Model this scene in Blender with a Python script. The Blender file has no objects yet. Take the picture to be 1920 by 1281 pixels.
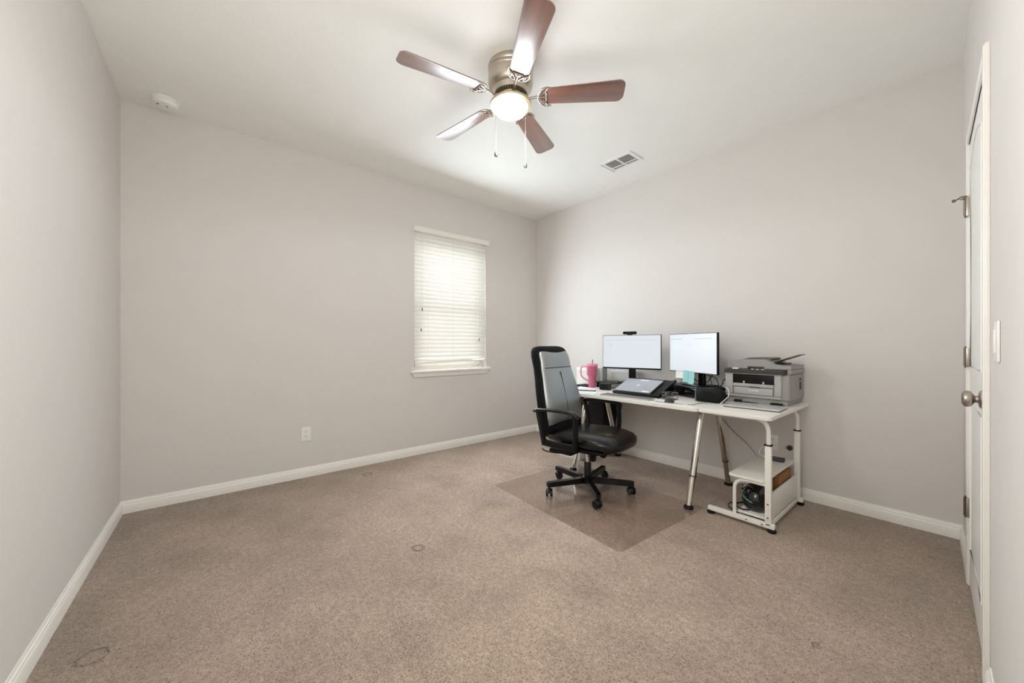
import bpy, bmesh, math, random
from mathutils import Vector, Matrix
random.seed(7)
S = bpy.context.scene
COL = S.collection
PI = math.pi

# ------------------------------------------------------------------ camera
# Room frame: origin in the far corner on the floor; +X runs along the desk wall,
# the window wall is x = 0, the desk wall is y = 0, the room lies at negative y.
cam_d = bpy.data.cameras.new('camera')
cam = bpy.data.objects.new('camera', cam_d)
COL.objects.link(cam)
cam.location = (3.546, -3.352, 1.115)
cam.rotation_euler = (PI / 2, 0, math.radians(50.28))
cam_d.sensor_width = 36.0
cam_d.lens = 36.0 * 702.0 / 1920.0
cam_d.shift_y = 0.0034
cam_d.clip_start = 0.02
S.camera = cam

# ------------------------------------------------------------------ world, exposure
S.view_settings.view_transform = 'Standard'
S.view_settings.look = 'None'
S.view_settings.gamma = 1.0
S.view_settings.use_curve_mapping = False
S.view_settings.exposure = 0.16
w = bpy.data.worlds.new('sky')
S.world = w
w.use_nodes = True
wn = w.node_tree.nodes
wb = wn['Background']
sky = wn.new('ShaderNodeTexSky')
sky.sky_type = 'HOSEK_WILKIE'
sky.turbidity = 4.0
sky.sun_direction = (0.6, 0.5, 0.6)
mixw = wn.new('ShaderNodeMix'); mixw.data_type = 'RGBA'
mixw.inputs[0].default_value = 0.9
w.node_tree.links.new(sky.outputs[0], mixw.inputs[6])
mixw.inputs[7].default_value = (1.0, 0.985, 0.975, 1)
w.node_tree.links.new(mixw.outputs[2], wb.inputs[0])
wb.inputs[1].default_value = 9.0


def area(name, loc, target, sx, sy, power, color=(1, 1, 1), portal=False):
    d = bpy.data.lights.new(name, 'AREA')
    d.shape = 'RECTANGLE'
    d.size, d.size_y, d.energy, d.color = sx, sy, power, color
    if portal:
        d.cycles.is_portal = True
    o = bpy.data.objects.new(name, d)
    COL.objects.link(o)
    o.location = loc
    v = Vector(target) - Vector(loc)
    o.rotation_euler = v.to_track_quat('-Z', 'Y').to_euler()
    return o


area('window_portal', (-0.115, -1.245, 1.57), (1, -1.245, 1.57), 0.9, 1.42, 1, portal=True)
# daylight that the window throws in, just inside the blind
area('window_daylight', (0.14, -1.245, 1.60), (1.2, -1.22, 1.38), 0.85, 1.35, 24.5, (0.81, 0.93, 1.0))

def point(name, loc, power, r, color):
    d = bpy.data.lights.new(name, 'POINT')
    d.energy, d.shadow_soft_size, d.color = power, r, color
    o = bpy.data.objects.new(name, d)
    COL.objects.link(o)
    o.location = loc
    return o


# added soft fill light beside the camera, standing for no visible source
point('camera_fill', (3.02, -3.08, 1.62), 36, .35, (0.97, 1.0, 0.96))

S.cycles.use_denoising = True
S.cycles.max_bounces = 10
S.cycles.diffuse_bounces = 6
S.cycles.transparent_max_bounces = 12
S.cycles.sample_clamp_indirect = 6.0


# ------------------------------------------------------------------ materials
def lin(c):
    return tuple(((x / 255.0) / 12.92 if x <= 10 else (((x / 255.0) + 0.055) / 1.055) ** 2.4) for x in c) + (1.0,)


def mat(name, rgb, rough=0.5, metal=0.0, ior=1.45, coat=0.0, bump=0.0, bscale=200.0, var=0.0, vscale=5.0,
        emit=None, estr=0.0, coat_rough=0.05):
    m = bpy.data.materials.new(name)
    m.use_nodes = True
    nt = m.node_tree
    b = nt.nodes['Principled BSDF']
    b.inputs['Base Color'].default_value = lin(rgb)
    b.inputs['Roughness'].default_value = rough
    b.inputs['Metallic'].default_value = metal
    b.inputs['IOR'].default_value = ior
    b.inputs['Coat Weight'].default_value = coat
    b.inputs['Coat Roughness'].default_value = coat_rough
    if emit:
        b.inputs['Emission Color'].default_value = lin(emit)
        b.inputs['Emission Strength'].default_value = estr
    tc = nt.nodes.new('ShaderNodeTexCoord')
    n = nt.nodes.new('ShaderNodeTexNoise')
    n.inputs['Scale'].default_value = vscale
    n.inputs['Detail'].default_value = 3.0
    nt.links.new(tc.outputs['Object'], n.inputs['Vector'])
    v = max(var, 0.02)
    r = nt.nodes.new('ShaderNodeMapRange')
    r.inputs['To Min'].default_value = 1.0 - v
    r.inputs['To Max'].default_value = 1.0 + v
    nt.links.new(n.outputs['Fac'], r.inputs['Value'])
    mx = nt.nodes.new('ShaderNodeVectorMath')
    mx.operation = 'SCALE'
    mx.inputs[0].default_value = lin(rgb)[:3]
    nt.links.new(r.outputs[0], mx.inputs['Scale'])
    nt.links.new(mx.outputs[0], b.inputs['Base Color'])
    if bump:
        bn = nt.nodes.new('ShaderNodeTexNoise')
        bn.inputs['Scale'].default_value = bscale
        bn.inputs['Detail'].default_value = 4.0
        nt.links.new(tc.outputs['Object'], bn.inputs['Vector'])
        bu = nt.nodes.new('ShaderNodeBump')
        bu.inputs['Strength'].default_value = bump
        bu.inputs['Distance'].default_value = 0.002
        nt.links.new(bn.outputs['Fac'], bu.inputs['Height'])
        nt.links.new(bu.outputs[0], b.inputs['Normal'])
    return m


M = {}
M['wall'] = mat('wall_paint', (218, 213, 209), 0.75, bump=0.12, bscale=90, var=0.01)
M['ceiling'] = mat('ceiling_knockdown', (242, 241, 237), 0.85, bump=0.5, bscale=38, var=0.01)
M['trim'] = mat('trim_paint', (240, 236, 230), 0.35, var=0.01)
M['door'] = mat('door_paint', (243, 241, 236), 0.35, var=0.01)
M['white_plastic'] = mat('white_plastic', (238, 236, 232), 0.35)
M['white_metal'] = mat('white_powder_coat', (238, 234, 228), 0.35, coat=0.2)
M['white_board'] = mat('white_laminate', (236, 232, 226), 0.35, var=0.02)
M['paper'] = mat('paper', (238, 238, 240), 0.8)
M['card'] = mat('white_card', (222, 219, 214), 0.8)
M['slot'] = mat('dark_slot', (62, 58, 54), 0.6)
M['nickel'] = mat('brushed_nickel', (196, 186, 172), 0.32, 1.0)
M['nickel_light'] = mat('satin_nickel', (178, 168, 158), 0.34, 1.0)
M['chrome'] = mat('chrome', (222, 216, 208), 0.10, 1.0)
M['steel_dark'] = mat('aged_steel', (120, 112, 100), 0.35, 1.0)
M['black_leather'] = mat('black_leather', (9, 9, 10), 0.30, ior=1.5, bump=0.15, bscale=220, coat=0.3, coat_rough=0.2)
M['black_fabric'] = mat('black_fabric', (8, 8, 9), 0.8, bump=0.1, bscale=500)
M['back_leather'] = mat('reflection_tinted_leather', (30, 34, 38), 0.45, ior=1.8, bump=0.10, bscale=120, coat=1.0, coat_rough=0.42)
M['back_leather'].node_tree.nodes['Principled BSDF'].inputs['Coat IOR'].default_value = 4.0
M['back_leather'].node_tree.nodes['Principled BSDF'].inputs['Coat Tint'].default_value = (0.66, 0.90, 1.0, 1)  # bluish screen reflection put into the coat tint and lifted base colour
M['black_plastic'] = mat('black_plastic', (10, 10, 11), 0.38, bump=0.05, bscale=400)
M['black_metal'] = mat('black_metal', (8, 8, 9), 0.32, coat=0.2)
M['black_gloss'] = mat('black_gloss', (14, 14, 16), 0.12)
M['rubber'] = mat('dark_rubber', (24, 22, 22), 0.6)
M['dark_grey'] = mat('dark_grey_plastic', (52, 52, 52), 0.45)
M['mid_grey'] = mat('mid_grey_plastic', (104, 101, 97), 0.4)
M['printer'] = mat('printer_grey', (150, 148, 144), 0.42, bump=0.04, bscale=500)
M['printer_light'] = mat('printer_light_grey', (168, 166, 161), 0.42)
M['printer_panel'] = mat('printer_panel', (58, 55, 53), 0.35)
M['silver'] = mat('silver_aluminium', (186, 188, 194), 0.32, 0.6)
M['silver_light'] = mat('light_silver', (205, 204, 204), 0.35, 0.3)
M['pink'] = mat('pink_tumbler', (186, 92, 118), 0.35, coat=0.3)
M['pink_light'] = mat('pale_pink', (222, 142, 162), 0.4)
M['straw'] = mat('clear_straw', (120, 108, 104), 0.2)
M['teal'] = mat('teal_note', (160, 212, 208), 0.8)
M['note_white'] = mat('white_note', (240, 236, 234), 0.8)
M['brown_card'] = mat('brown_cardboard', (150, 108, 62), 0.8, var=0.15, vscale=25)
M['helmet'] = mat('helmet_shell', (10, 12, 13), 0.15, coat=0.8)
M['helmet_teal'] = mat('helmet_teal', (30, 140, 122), 0.2, coat=0.6)
M['grey_clear'] = mat('smoke_grey', (150, 154, 150), 0.2)
M['seam'] = mat('seam_thread', (9, 9, 10), 0.6)
M['sash'] = mat('vinyl_sash', (238, 238, 232), 0.4)
M['logo'] = mat('pale_logo', (222, 228, 228), 0.3, 0.3)
M['logo_dark'] = mat('dark_logo', (96, 94, 92), 0.4)
M['key'] = mat('grey_keys', (112, 112, 110), 0.5)
M['bin'] = mat('black_bin', (5, 5, 6), 0.55)
M['lamp_rim'] = mat('cream_rim', (214, 196, 164), 0.3, 0.75)


for k_ in ('black_fabric', 'black_plastic', 'black_metal', 'black_leather', 'seat', 'bin', 'rubber', 'helmet'):
    if k_ in M: M[k_].node_tree.nodes['Principled BSDF'].inputs['Specular IOR Level'].default_value = 0.28


def nodes_of(name):
    m = bpy.data.materials.new(name)
    m.use_nodes = True
    nt = m.node_tree
    return m, nt, nt.nodes['Principled BSDF'], nt.nodes['Material Output']


def carpet():
    m, nt, b, out = nodes_of('carpet')
    N, L = nt.nodes.new, nt.links.new
    tc = N('ShaderNodeTexCoord')
    fine = N('ShaderNodeTexNoise'); fine.inputs['Scale'].default_value = 135; fine.inputs['Detail'].default_value = 4; fine.inputs['Roughness'].default_value = 0.7
    mid = N('ShaderNodeTexNoise'); mid.inputs['Scale'].default_value = 42; mid.inputs['Detail'].default_value = 3
    big = N('ShaderNodeTexNoise'); big.inputs['Scale'].default_value = 2.6; big.inputs['Detail'].default_value = 6; big.inputs['Roughness'].default_value = 0.68
    for q in (fine, mid, big):
        L(tc.outputs['Object'], q.inputs['Vector'])
    ramp = N('ShaderNodeValToRGB')
    e = ramp.color_ramp.elements
    e[0].position, e[0].color = 0.33, lin((84, 66, 53))
    e[1].position, e[1].color = 0.70, lin((191, 169, 152))
    k = e.new(0.45); k.color = lin((161, 139, 122))
    L(fine.outputs['Fac'], ramp.inputs[0])
    mr = N('ShaderNodeMapRange'); mr.inputs['From Min'].default_value = 0.3; mr.inputs['From Max'].default_value = 0.7
    mr.inputs['To Min'].default_value = 0.68; mr.inputs['To Max'].default_value = 1.22
    L(big.outputs['Fac'], mr.inputs['Value'])
    mr2 = N('ShaderNodeMapRange'); mr2.inputs['From Min'].default_value = 0.3; mr2.inputs['From Max'].default_value = 0.7
    mr2.inputs['To Min'].default_value = 0.80; mr2.inputs['To Max'].default_value = 1.16
    L(mid.outputs['Fac'], mr2.inputs['Value'])
    # light falloff put into the colour along with nap: lighter mid-room, darker outward
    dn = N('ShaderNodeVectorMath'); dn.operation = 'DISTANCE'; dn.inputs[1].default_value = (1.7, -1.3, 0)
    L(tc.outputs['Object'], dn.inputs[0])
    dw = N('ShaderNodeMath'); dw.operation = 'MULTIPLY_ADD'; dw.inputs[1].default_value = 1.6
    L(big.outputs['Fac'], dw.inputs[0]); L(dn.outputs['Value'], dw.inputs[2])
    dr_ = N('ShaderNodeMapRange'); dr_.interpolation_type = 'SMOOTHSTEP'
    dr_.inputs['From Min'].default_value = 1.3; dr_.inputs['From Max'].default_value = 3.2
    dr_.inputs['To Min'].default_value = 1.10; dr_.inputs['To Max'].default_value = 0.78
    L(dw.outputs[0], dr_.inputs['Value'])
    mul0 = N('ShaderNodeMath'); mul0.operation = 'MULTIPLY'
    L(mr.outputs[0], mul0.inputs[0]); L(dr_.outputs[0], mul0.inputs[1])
    mul = N('ShaderNodeMath'); mul.operation = 'MULTIPLY'
    L(mul0.outputs[0], mul.inputs[0]); L(mr2.outputs[0], mul.inputs[1])
    sc = N('ShaderNodeVectorMath'); sc.operation = 'SCALE'
    L(ramp.outputs[0], sc.inputs[0]); L(mul.outputs[0], sc.inputs['Scale'])
    L(sc.outputs[0], b.inputs['Base Color'])
    b.inputs['Roughness'].default_value = 0.95
    b.inputs['Specular IOR Level'].default_value = 0.1
    b.inputs['Sheen Weight'].default_value = 0.25
    b.inputs['Sheen Roughness'].default_value = 0.6
    # pile height plus the round dents old furniture feet left behind
    add = N('ShaderNodeMath'); add.operation = 'MULTIPLY_ADD'
    L(fine.outputs['Fac'], add.inputs[0]); add.inputs[1].default_value = 0.6
    mm = N('ShaderNodeMath'); mm.operation = 'MULTIPLY'; mm.inputs[1].default_value = 0.7
    L(mid.outputs['Fac'], mm.inputs[0]); L(mm.outputs[0], add.inputs[2])
    last = add.outputs[0]
    for (x, y, r, dp) in ((1.637, -2.435, 0.030, -3.5), (0.265, -2.25, 0.035, -3.5), (1.56, -3.655, 0.040, -2.0), (3.20, -1.60, 0.010, -3.0)):
        d = N('ShaderNodeVectorMath'); d.operation = 'DISTANCE'; d.inputs[1].default_value = (x, y, 0)
        L(tc.outputs['Object'], d.inputs[0])
        wob = N('ShaderNodeMath'); wob.operation = 'MULTIPLY_ADD'; wob.inputs[1].default_value = 0.035
        L(mid.outputs['Fac'], wob.inputs[0]); L(d.outputs['Value'], wob.inputs[2])
        sb = N('ShaderNodeMath'); sb.operation = 'SUBTRACT'; sb.inputs[1].default_value = r + 0.017
        L(wob.outputs[0], sb.inputs[0])
        ab = N('ShaderNodeMath'); ab.operation = 'ABSOLUTE'; L(sb.outputs[0], ab.inputs[0])
        rr = N('ShaderNodeMapRange'); rr.interpolation_type = 'SMOOTHSTEP'
        rr.inputs['From Min'].default_value = 0.0; rr.inputs['From Max'].default_value = 0.009
        rr.inputs['To Min'].default_value = dp; rr.inputs['To Max'].default_value = 0.0
        L(ab.outputs[0], rr.inputs['Value'])
        a2 = N('ShaderNodeMath'); a2.operation = 'ADD'
        L(last, a2.inputs[0]); L(rr.outputs[0], a2.inputs[1])
        last = a2.outputs[0]
    bu = N('ShaderNodeBump'); bu.inputs['Strength'].default_value = 0.9; bu.inputs['Distance'].default_value = 0.006
    L(last, bu.inputs['Height']); L(bu.outputs[0], b.inputs['Normal'])
    return m


def wood():
    m, nt, b, out = nodes_of('walnut_blade')
    N, L = nt.nodes.new, nt.links.new
    tc = N('ShaderNodeTexCoord')
    mp = N('ShaderNodeMapping'); mp.inputs['Scale'].default_value = (2.5, 60, 60)
    L(tc.outputs['Object'], mp.inputs[0])
    n = N('ShaderNodeTexNoise'); n.inputs['Scale'].default_value = 1.0; n.inputs['Detail'].default_value = 5; n.inputs['Distortion'].default_value = 0.6
    L(mp.outputs[0], n.inputs['Vector'])
    r = N('ShaderNodeValToRGB'); e = r.color_ramp.elements
    e[0].position, e[0].color = 0.3, lin((88, 46, 32)); e[1].position, e[1].color = 0.7, lin((128, 74, 52))
    L(n.outputs['Fac'], r.inputs[0]); L(r.outputs[0], b.inputs['Base Color'])
    b.inputs['Roughness'].default_value = 0.3
    b.inputs['Coat Weight'].default_value = 1.0
    b.inputs['Coat IOR'].default_value = 2.5
    b.inputs['Coat Roughness'].default_value = 0.34
    return m


def see_through(name, tint, ior, rough, strength=1.0):
    m, nt, b, out = nodes_of(name)
    nt.nodes.remove(b)
    N, L = nt.nodes.new, nt.links.new
    t = N('ShaderNodeBsdfTransparent'); t.inputs[0].default_value = tint
    g = N('ShaderNodeBsdfGlossy'); g.inputs['Roughness'].default_value = rough
    f0 = ((ior - 1) / (ior + 1)) ** 2
    lw = N('ShaderNodeLayerWeight'); lw.inputs['Blend'].default_value = 0.5
    pw = N('ShaderNodeMath'); pw.operation = 'POWER'; pw.inputs[1].default_value = 5.0
    f = N('ShaderNodeMath'); f.operation = 'MULTIPLY_ADD'; f.inputs[1].default_value = (1 - f0) * strength; f.inputs[2].default_value = f0
    L(lw.outputs['Facing'], pw.inputs[0]); L(pw.outputs[0], f.inputs[0])
    mx = N('ShaderNodeMixShader')
    L(f.outputs[0], mx.inputs[0]); L(t.outputs[0], mx.inputs[1]); L(g.outputs[0], mx.inputs[2])
    L(mx.outputs[0], out.inputs[0])
    return m


def blind_mat():
    m, nt, b, out = nodes_of('blind_slat')
    nt.nodes.remove(b)
    N, L = nt.nodes.new, nt.links.new
    d = N('ShaderNodeBsdfDiffuse'); d.inputs[0].default_value = lin((240, 240, 236))
    t = N('ShaderNodeBsdfTranslucent'); t.inputs[0].default_value = (0.94, 0.94, 0.94, 1)
    mx = N('ShaderNodeMixShader'); mx.inputs[0].default_value = 0.36
    L(d.outputs[0], mx.inputs[1]); L(t.outputs[0], mx.inputs[2]); L(mx.outputs[0], out.inputs[0])
    return m


def emis(name, rgb, s):
    m, nt, b, out = nodes_of(name)
    b.inputs['Base Color'].default_value = (0.02, 0.02, 0.02, 1)
    b.inputs['Roughness'].default_value = 0.3
    b.inputs['Emission Color'].default_value = lin(rgb)
    b.inputs['Emission Strength'].default_value = s
    return m


def seat_mat():
    m = mat('seat_leather', (6, 6, 7), 0.34, ior=1.5, bump=0.08, bscale=160, coat=0.35, coat_rough=0.20)
    m.node_tree.nodes['Principled BSDF'].inputs['Specular IOR Level'].default_value = 0.25
    nt = m.node_tree
    b = nt.nodes['Principled BSDF']
    N, L = nt.nodes.new, nt.links.new
    tc = N('ShaderNodeTexCoord')
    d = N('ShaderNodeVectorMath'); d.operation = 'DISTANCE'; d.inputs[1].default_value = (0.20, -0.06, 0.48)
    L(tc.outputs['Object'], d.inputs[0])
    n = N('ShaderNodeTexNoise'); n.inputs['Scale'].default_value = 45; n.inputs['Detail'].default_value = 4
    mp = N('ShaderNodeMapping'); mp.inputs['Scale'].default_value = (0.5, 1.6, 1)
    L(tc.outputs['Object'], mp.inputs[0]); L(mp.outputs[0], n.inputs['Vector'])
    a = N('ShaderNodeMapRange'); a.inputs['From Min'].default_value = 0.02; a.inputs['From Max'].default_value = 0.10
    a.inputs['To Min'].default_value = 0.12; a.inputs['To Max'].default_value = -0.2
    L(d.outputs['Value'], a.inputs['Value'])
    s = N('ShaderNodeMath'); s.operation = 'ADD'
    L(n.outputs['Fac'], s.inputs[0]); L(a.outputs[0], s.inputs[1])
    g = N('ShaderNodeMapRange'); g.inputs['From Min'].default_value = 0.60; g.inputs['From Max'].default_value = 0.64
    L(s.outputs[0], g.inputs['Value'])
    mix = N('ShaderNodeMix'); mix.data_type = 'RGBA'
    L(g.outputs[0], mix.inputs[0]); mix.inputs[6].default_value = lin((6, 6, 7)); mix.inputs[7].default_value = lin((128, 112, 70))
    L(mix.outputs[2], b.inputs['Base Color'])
    return m


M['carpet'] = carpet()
M['wood'] = wood()
M['mat_plastic'] = see_through('mat_plastic', (0.985, 0.965, 0.955, 1), 1.7, 0.12)
M['glass'] = see_through('pane_glass', (0.97, 0.965, 0.965, 1), 1.45, 0.02)
M['blind'] = blind_mat()
M['seat'] = seat_mat()
M['screen'] = emis('screen_glow', (228, 234, 240), 0.82)
M['screen_bar'] = emis('screen_bar', (190, 196, 220), 0.80)
M['bowl'] = emis('lamp_bowl_glass', (255, 247, 230), 3.0)
M['outside'] = mat('outside_stucco', (150, 152, 140), 0.9, var=0.1)
M['ground'] = mat('outside_concrete', (176, 172, 166), 0.95, var=0.3)


# ------------------------------------------------------------------ mesh helpers
class MB:
    """Collects shapes and links them as one mesh object."""
    def __init__(self):
        self.bm = bmesh.new()

    def _merge(self, b2, Mx=None):
        if Mx is not None:
            bmesh.ops.transform(b2, matrix=Mx, verts=b2.verts)
        me = bpy.data.meshes.new('tmp')
        b2.to_mesh(me); b2.free()
        self.bm.from_mesh(me)
        bpy.data.meshes.remove(me)
        return self

    def box(self, x0, x1, y0, y1, z0, z1, bev=0.0, Mx=None, seg=2):
        b = bmesh.new()
        bmesh.ops.create_cube(b, size=1.0)
        for v in b.verts:
            v.co = Vector(((x0 + x1) / 2 + v.co.x * (x1 - x0), (y0 + y1) / 2 + v.co.y * (y1 - y0), (z0 + z1) / 2 + v.co.z * (z1 - z0)))
        if bev > 0:
            bmesh.ops.bevel(b, geom=list(b.edges), offset=bev, segments=seg, profile=0.6, affect='EDGES')
        return self._merge(b, Mx)

    def prism(self, poly, z0, z1, bev=0.0, Mx=None, seg=2):
        b = bmesh.new()
        lo = [b.verts.new((x, y, z0)) for x, y in poly]
        hi = [b.verts.new((x, y, z1)) for x, y in poly]
        n = len(poly)
        b.faces.new(lo[::-1]); b.faces.new(hi)
        for i in range(n):
            b.faces.new((lo[i], lo[(i + 1) % n], hi[(i + 1) % n], hi[i]))
        bmesh.ops.recalc_face_normals(b, faces=b.faces)
        if bev > 0:
            ed = [e for e in b.edges if abs(e.verts[0].co.z - e.verts[1].co.z) < 1e-6]
            bmesh.ops.bevel(b, geom=ed, offset=bev, segments=seg, profile=0.6, affect='EDGES')
        return self._merge(b, Mx)

    def lathe(self, prof, n=32, c=(0, 0, 0), Mx=None, cap=True):
        b = bmesh.new()
        rings = []
        for r, z in prof:
            rings.append([b.verts.new((c[0] + r * math.cos(2 * PI * i / n), c[1] + r * math.sin(2 * PI * i / n), c[2] + z)) for i in range(n)])
        for a, q in zip(rings, rings[1:]):
            for i in range(n):
                b.faces.new((a[i], a[(i + 1) % n], q[(i + 1) % n], q[i]))
        if cap:
            if prof[0][0] > 1e-5: b.faces.new(rings[0][::-1])
            if prof[-1][0] > 1e-5: b.faces.new(rings[-1])
        bmesh.ops.remove_doubles(b, verts=b.verts, dist=1e-6)
        bmesh.ops.recalc_face_normals(b, faces=b.faces)
        return self._merge(b, Mx)

    def loft(self, rings, cap=True, Mx=None):
        b = bmesh.new()
        R = [[b.verts.new(p) for p in ring] for ring in rings]
        n = len(R[0])
        for a, q in zip(R, R[1:]):
            for i in range(n):
                b.faces.new((a[i], a[(i + 1) % n], q[(i + 1) % n], q[i]))
        if cap:
            b.faces.new(R[0][::-1]); b.faces.new(R[-1])
        bmesh.ops.recalc_face_normals(b, faces=b.faces)
        return self._merge(b, Mx)

    def tube(self, pts, r, n=10, smooth=0, closed=False, flat=1.0, Mx=None):
        P = [Vector(p) for p in pts]
        if smooth:
            Q = []
            m = len(P)
            for i in range(m if closed else m - 1):
                p0 = P[(i - 1) % m] if (closed or i > 0) else P[0]
                p1, p2 = P[i], P[(i + 1) % m]
                p3 = P[(i + 2) % m] if (closed or i + 2 < m) else P[-1]
                for k in range(smooth):
                    t = k / smooth
                    Q.append(0.5 * ((2 * p1) + (p2 - p0) * t + (2 * p0 - 5 * p1 + 4 * p2 - p3) * t * t + (3 * p1 - p0 - 3 * p2 + p3) * t ** 3))
            if not closed: Q.append(P[-1])
            P = Q
        m = len(P)
        b = bmesh.new()
        up = None
        R = []
        for i in range(m):
            if closed:
                t = (P[(i + 1) % m] - P[i - 1]).normalized()
            else:
                t = (P[min(i + 1, m - 1)] - P[max(i - 1, 0)]).normalized()
            if up is None:
                a = Vector((0, 0, 1)) if abs(t.z) < 0.9 else Vector((1, 0, 0))
                up = (a - t * a.dot(t)).normalized()
            else:
                up = (up - t * up.dot(t)).normalized()
            s = t.cross(up)
            rr = r[i * (len(r) - 1) // max(1, m - 1)] if isinstance(r, (list, tuple)) else r
            R.append([b.verts.new(P[i] + up * (rr * flat * math.sin(2 * PI * k / n)) + s * (rr * math.cos(2 * PI * k / n))) for k in range(n)])
        rng = range(m) if closed else range(m - 1)
        for i in rng:
            a, q = R[i], R[(i + 1) % m]
            for k in range(n):
                b.faces.new((a[k], a[(k + 1) % n], q[(k + 1) % n], q[k]))
        if not closed:
            b.faces.new(R[0][::-1]); b.faces.new(R[-1])
        bmesh.ops.recalc_face_normals(b, faces=b.faces)
        return self._merge(b, Mx)

    def build(self, name, m, parent=None, smooth=38, loc=None, rot=None, mods=None):
        me = bpy.data.meshes.new(name)
        self.bm.normal_update()
        ang = math.radians(smooth)
        for f in self.bm.faces: f.smooth = True
        for e in self.bm.edges:
            if len(e.link_faces) == 2 and e.link_faces[0].normal.angle(e.link_faces[1].normal, 0) > ang:
                e.smooth = False
        self.bm.to_mesh(me); self.bm.free()
        me.materials.append(M[m] if isinstance(m, str) else m)
        o = bpy.data.objects.new(name, me)
        COL.objects.link(o)
        if parent: o.parent = parent
        if loc: o.location = loc
        if rot: o.rotation_euler = rot
        return o


def thing(name, label, cat, loc=(0, 0, 0), rz=0.0, group=None):
    o = bpy.data.objects.new(name, None)
    o.empty_display_size = 0.05
    COL.objects.link(o)
    o.location = loc
    o.rotation_euler = (0, 0, rz)
    o['label'] = label; o['category'] = cat
    if group: o['group'] = group
    return o


def tag(o, label, cat, group=None):
    o['label'] = label; o['category'] = cat
    if group: o['group'] = group
    return o


def struct(o, label, cat='room'):
    o['kind'] = 'structure'; o['label'] = label; o['category'] = cat
    return o


def rrect(x0, x1, y0, y1, r, n=6):
    pts = []
    for cx, cy, a0 in ((x1 - r, y1 - r, 0), (x0 + r, y1 - r, 90), (x0 + r, y0 + r, 180), (x1 - r, y0 + r, 270)):
        for i in range(n + 1):
            a = math.radians(a0 + 90 * i / n)
            pts.append((cx + r * math.cos(a), cy + r * math.sin(a)))
    return pts


def text(name, body, size, m, parent, loc, rot, font_extrude=0.0003):
    c = bpy.data.curves.new(name, 'FONT')
    c.body = body; c.size = size; c.extrude = font_extrude
    c.align_x = 'CENTER'; c.align_y = 'CENTER'
    o = bpy.data.objects.new(name, c)
    COL.objects.link(o)
    c.materials.append(M[m])
    me = bpy.data.meshes.new_from_object(o)
    bpy.data.objects.remove(o)
    o = bpy.data.objects.new(name, me)
    COL.objects.link(o)
    o.parent = parent; o.location = loc; o.rotation_euler = rot
    return o


# ------------------------------------------------------------------ room shell
H = 2.74
XR0, SL = 3.548, 0.04                   # right wall: x = XR0 + SL * (-y)
YL0, SLL = -3.760, -0.033               # left wall:  y = YL0 + SLL * x
WT = 0.14
xr = lambda y: XR0 - SL * y
yl = lambda x: YL0 + SLL * x
CX, CY = 3.71, yl(3.71)                 # corner behind the camera
inner = [(0, 0), (XR0, 0), (xr(CY), CY), (0, YL0)]
outer = [(-WT, WT), (XR0 + WT, WT), (xr(CY) + WT, CY - WT), (-WT, YL0 - WT)]

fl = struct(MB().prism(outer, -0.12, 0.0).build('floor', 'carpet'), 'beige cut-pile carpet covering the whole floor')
ce = struct(MB().prism(outer, H, H + 0.12).build('ceiling', 'ceiling'), 'off-white knockdown textured ceiling')

WY0, WY1, WZ0, WZ1 = -1.690, -0.800, 0.845, 2.285   # window opening
b = MB()
b.box(-WT, 0, YL0, WY0, 0, H); b.box(-WT, 0, WY1, 0, 0, H)
b.box(-WT, 0, WY0, WY1, 0, WZ0); b.box(-WT, 0, WY0, WY1, WZ1, H)
struct(b.build('wall_window', 'wall'), 'greige painted wall with the window')
struct(MB().box(-WT, XR0 + WT, 0, WT, 0, H).build('wall_desk', 'wall'), 'greige painted wall behind the desk')
struct(MB().prism([(-WT, YL0 - WT), (-WT, YL0), (0, YL0), (xr(CY) + WT, CY - SLL * 0 + 0.0), (xr(CY) + WT, CY - WT)], 0, H).build('wall_left', 'wall'), 'greige painted wall at the left of the photo')
struct(MB().prism([(XR0, 0), (XR0 + WT, 0), (xr(CY) + WT, CY), (xr(CY), CY)], 0, H).build('wall_right', 'wall'), 'greige painted wall with the closed door')

BP = [(0, 0), (0.014, 0), (0.014, 0.052), (0.012, 0.058), (0.010, 0.062), (0.010, 0.068), (0.006, 0.074), (0.004, 0.083), (0, 0.083)]


def baseboard(name, p0, p1, label):
    p0, p1 = Vector(p0), Vector(p1)
    d = (p1 - p0).normalized()
    nrm = Vector((-d.y, d.x))          # room lies to the left of p0 -> p1
    r = []
    for p in (p0, p1):
        r.append([(p.x + nrm.x * a, p.y + nrm.y * a, z) for a, z in BP])
    struct(MB().loft(r).build(name, 'trim', smooth=20), label, 'baseboard')


baseboard('baseboard_left', (0, YL0), (CX, CY), 'white baseboard along the left wall')
baseboard('baseboard_window', (0, 0), (0, YL0), 'white baseboard under the window wall')
baseboard('baseboard_desk', (XR0, 0), (0, 0), 'white baseboard behind the desk')
baseboard('baseboard_right', (xr(-0.545), -0.545), (XR0, 0), 'short white baseboard between corner and door')
baseboard('baseboard_rear', (xr(CY), CY), (xr(-1.41), -1.41), 'white baseboard on the near side of the door')

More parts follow.
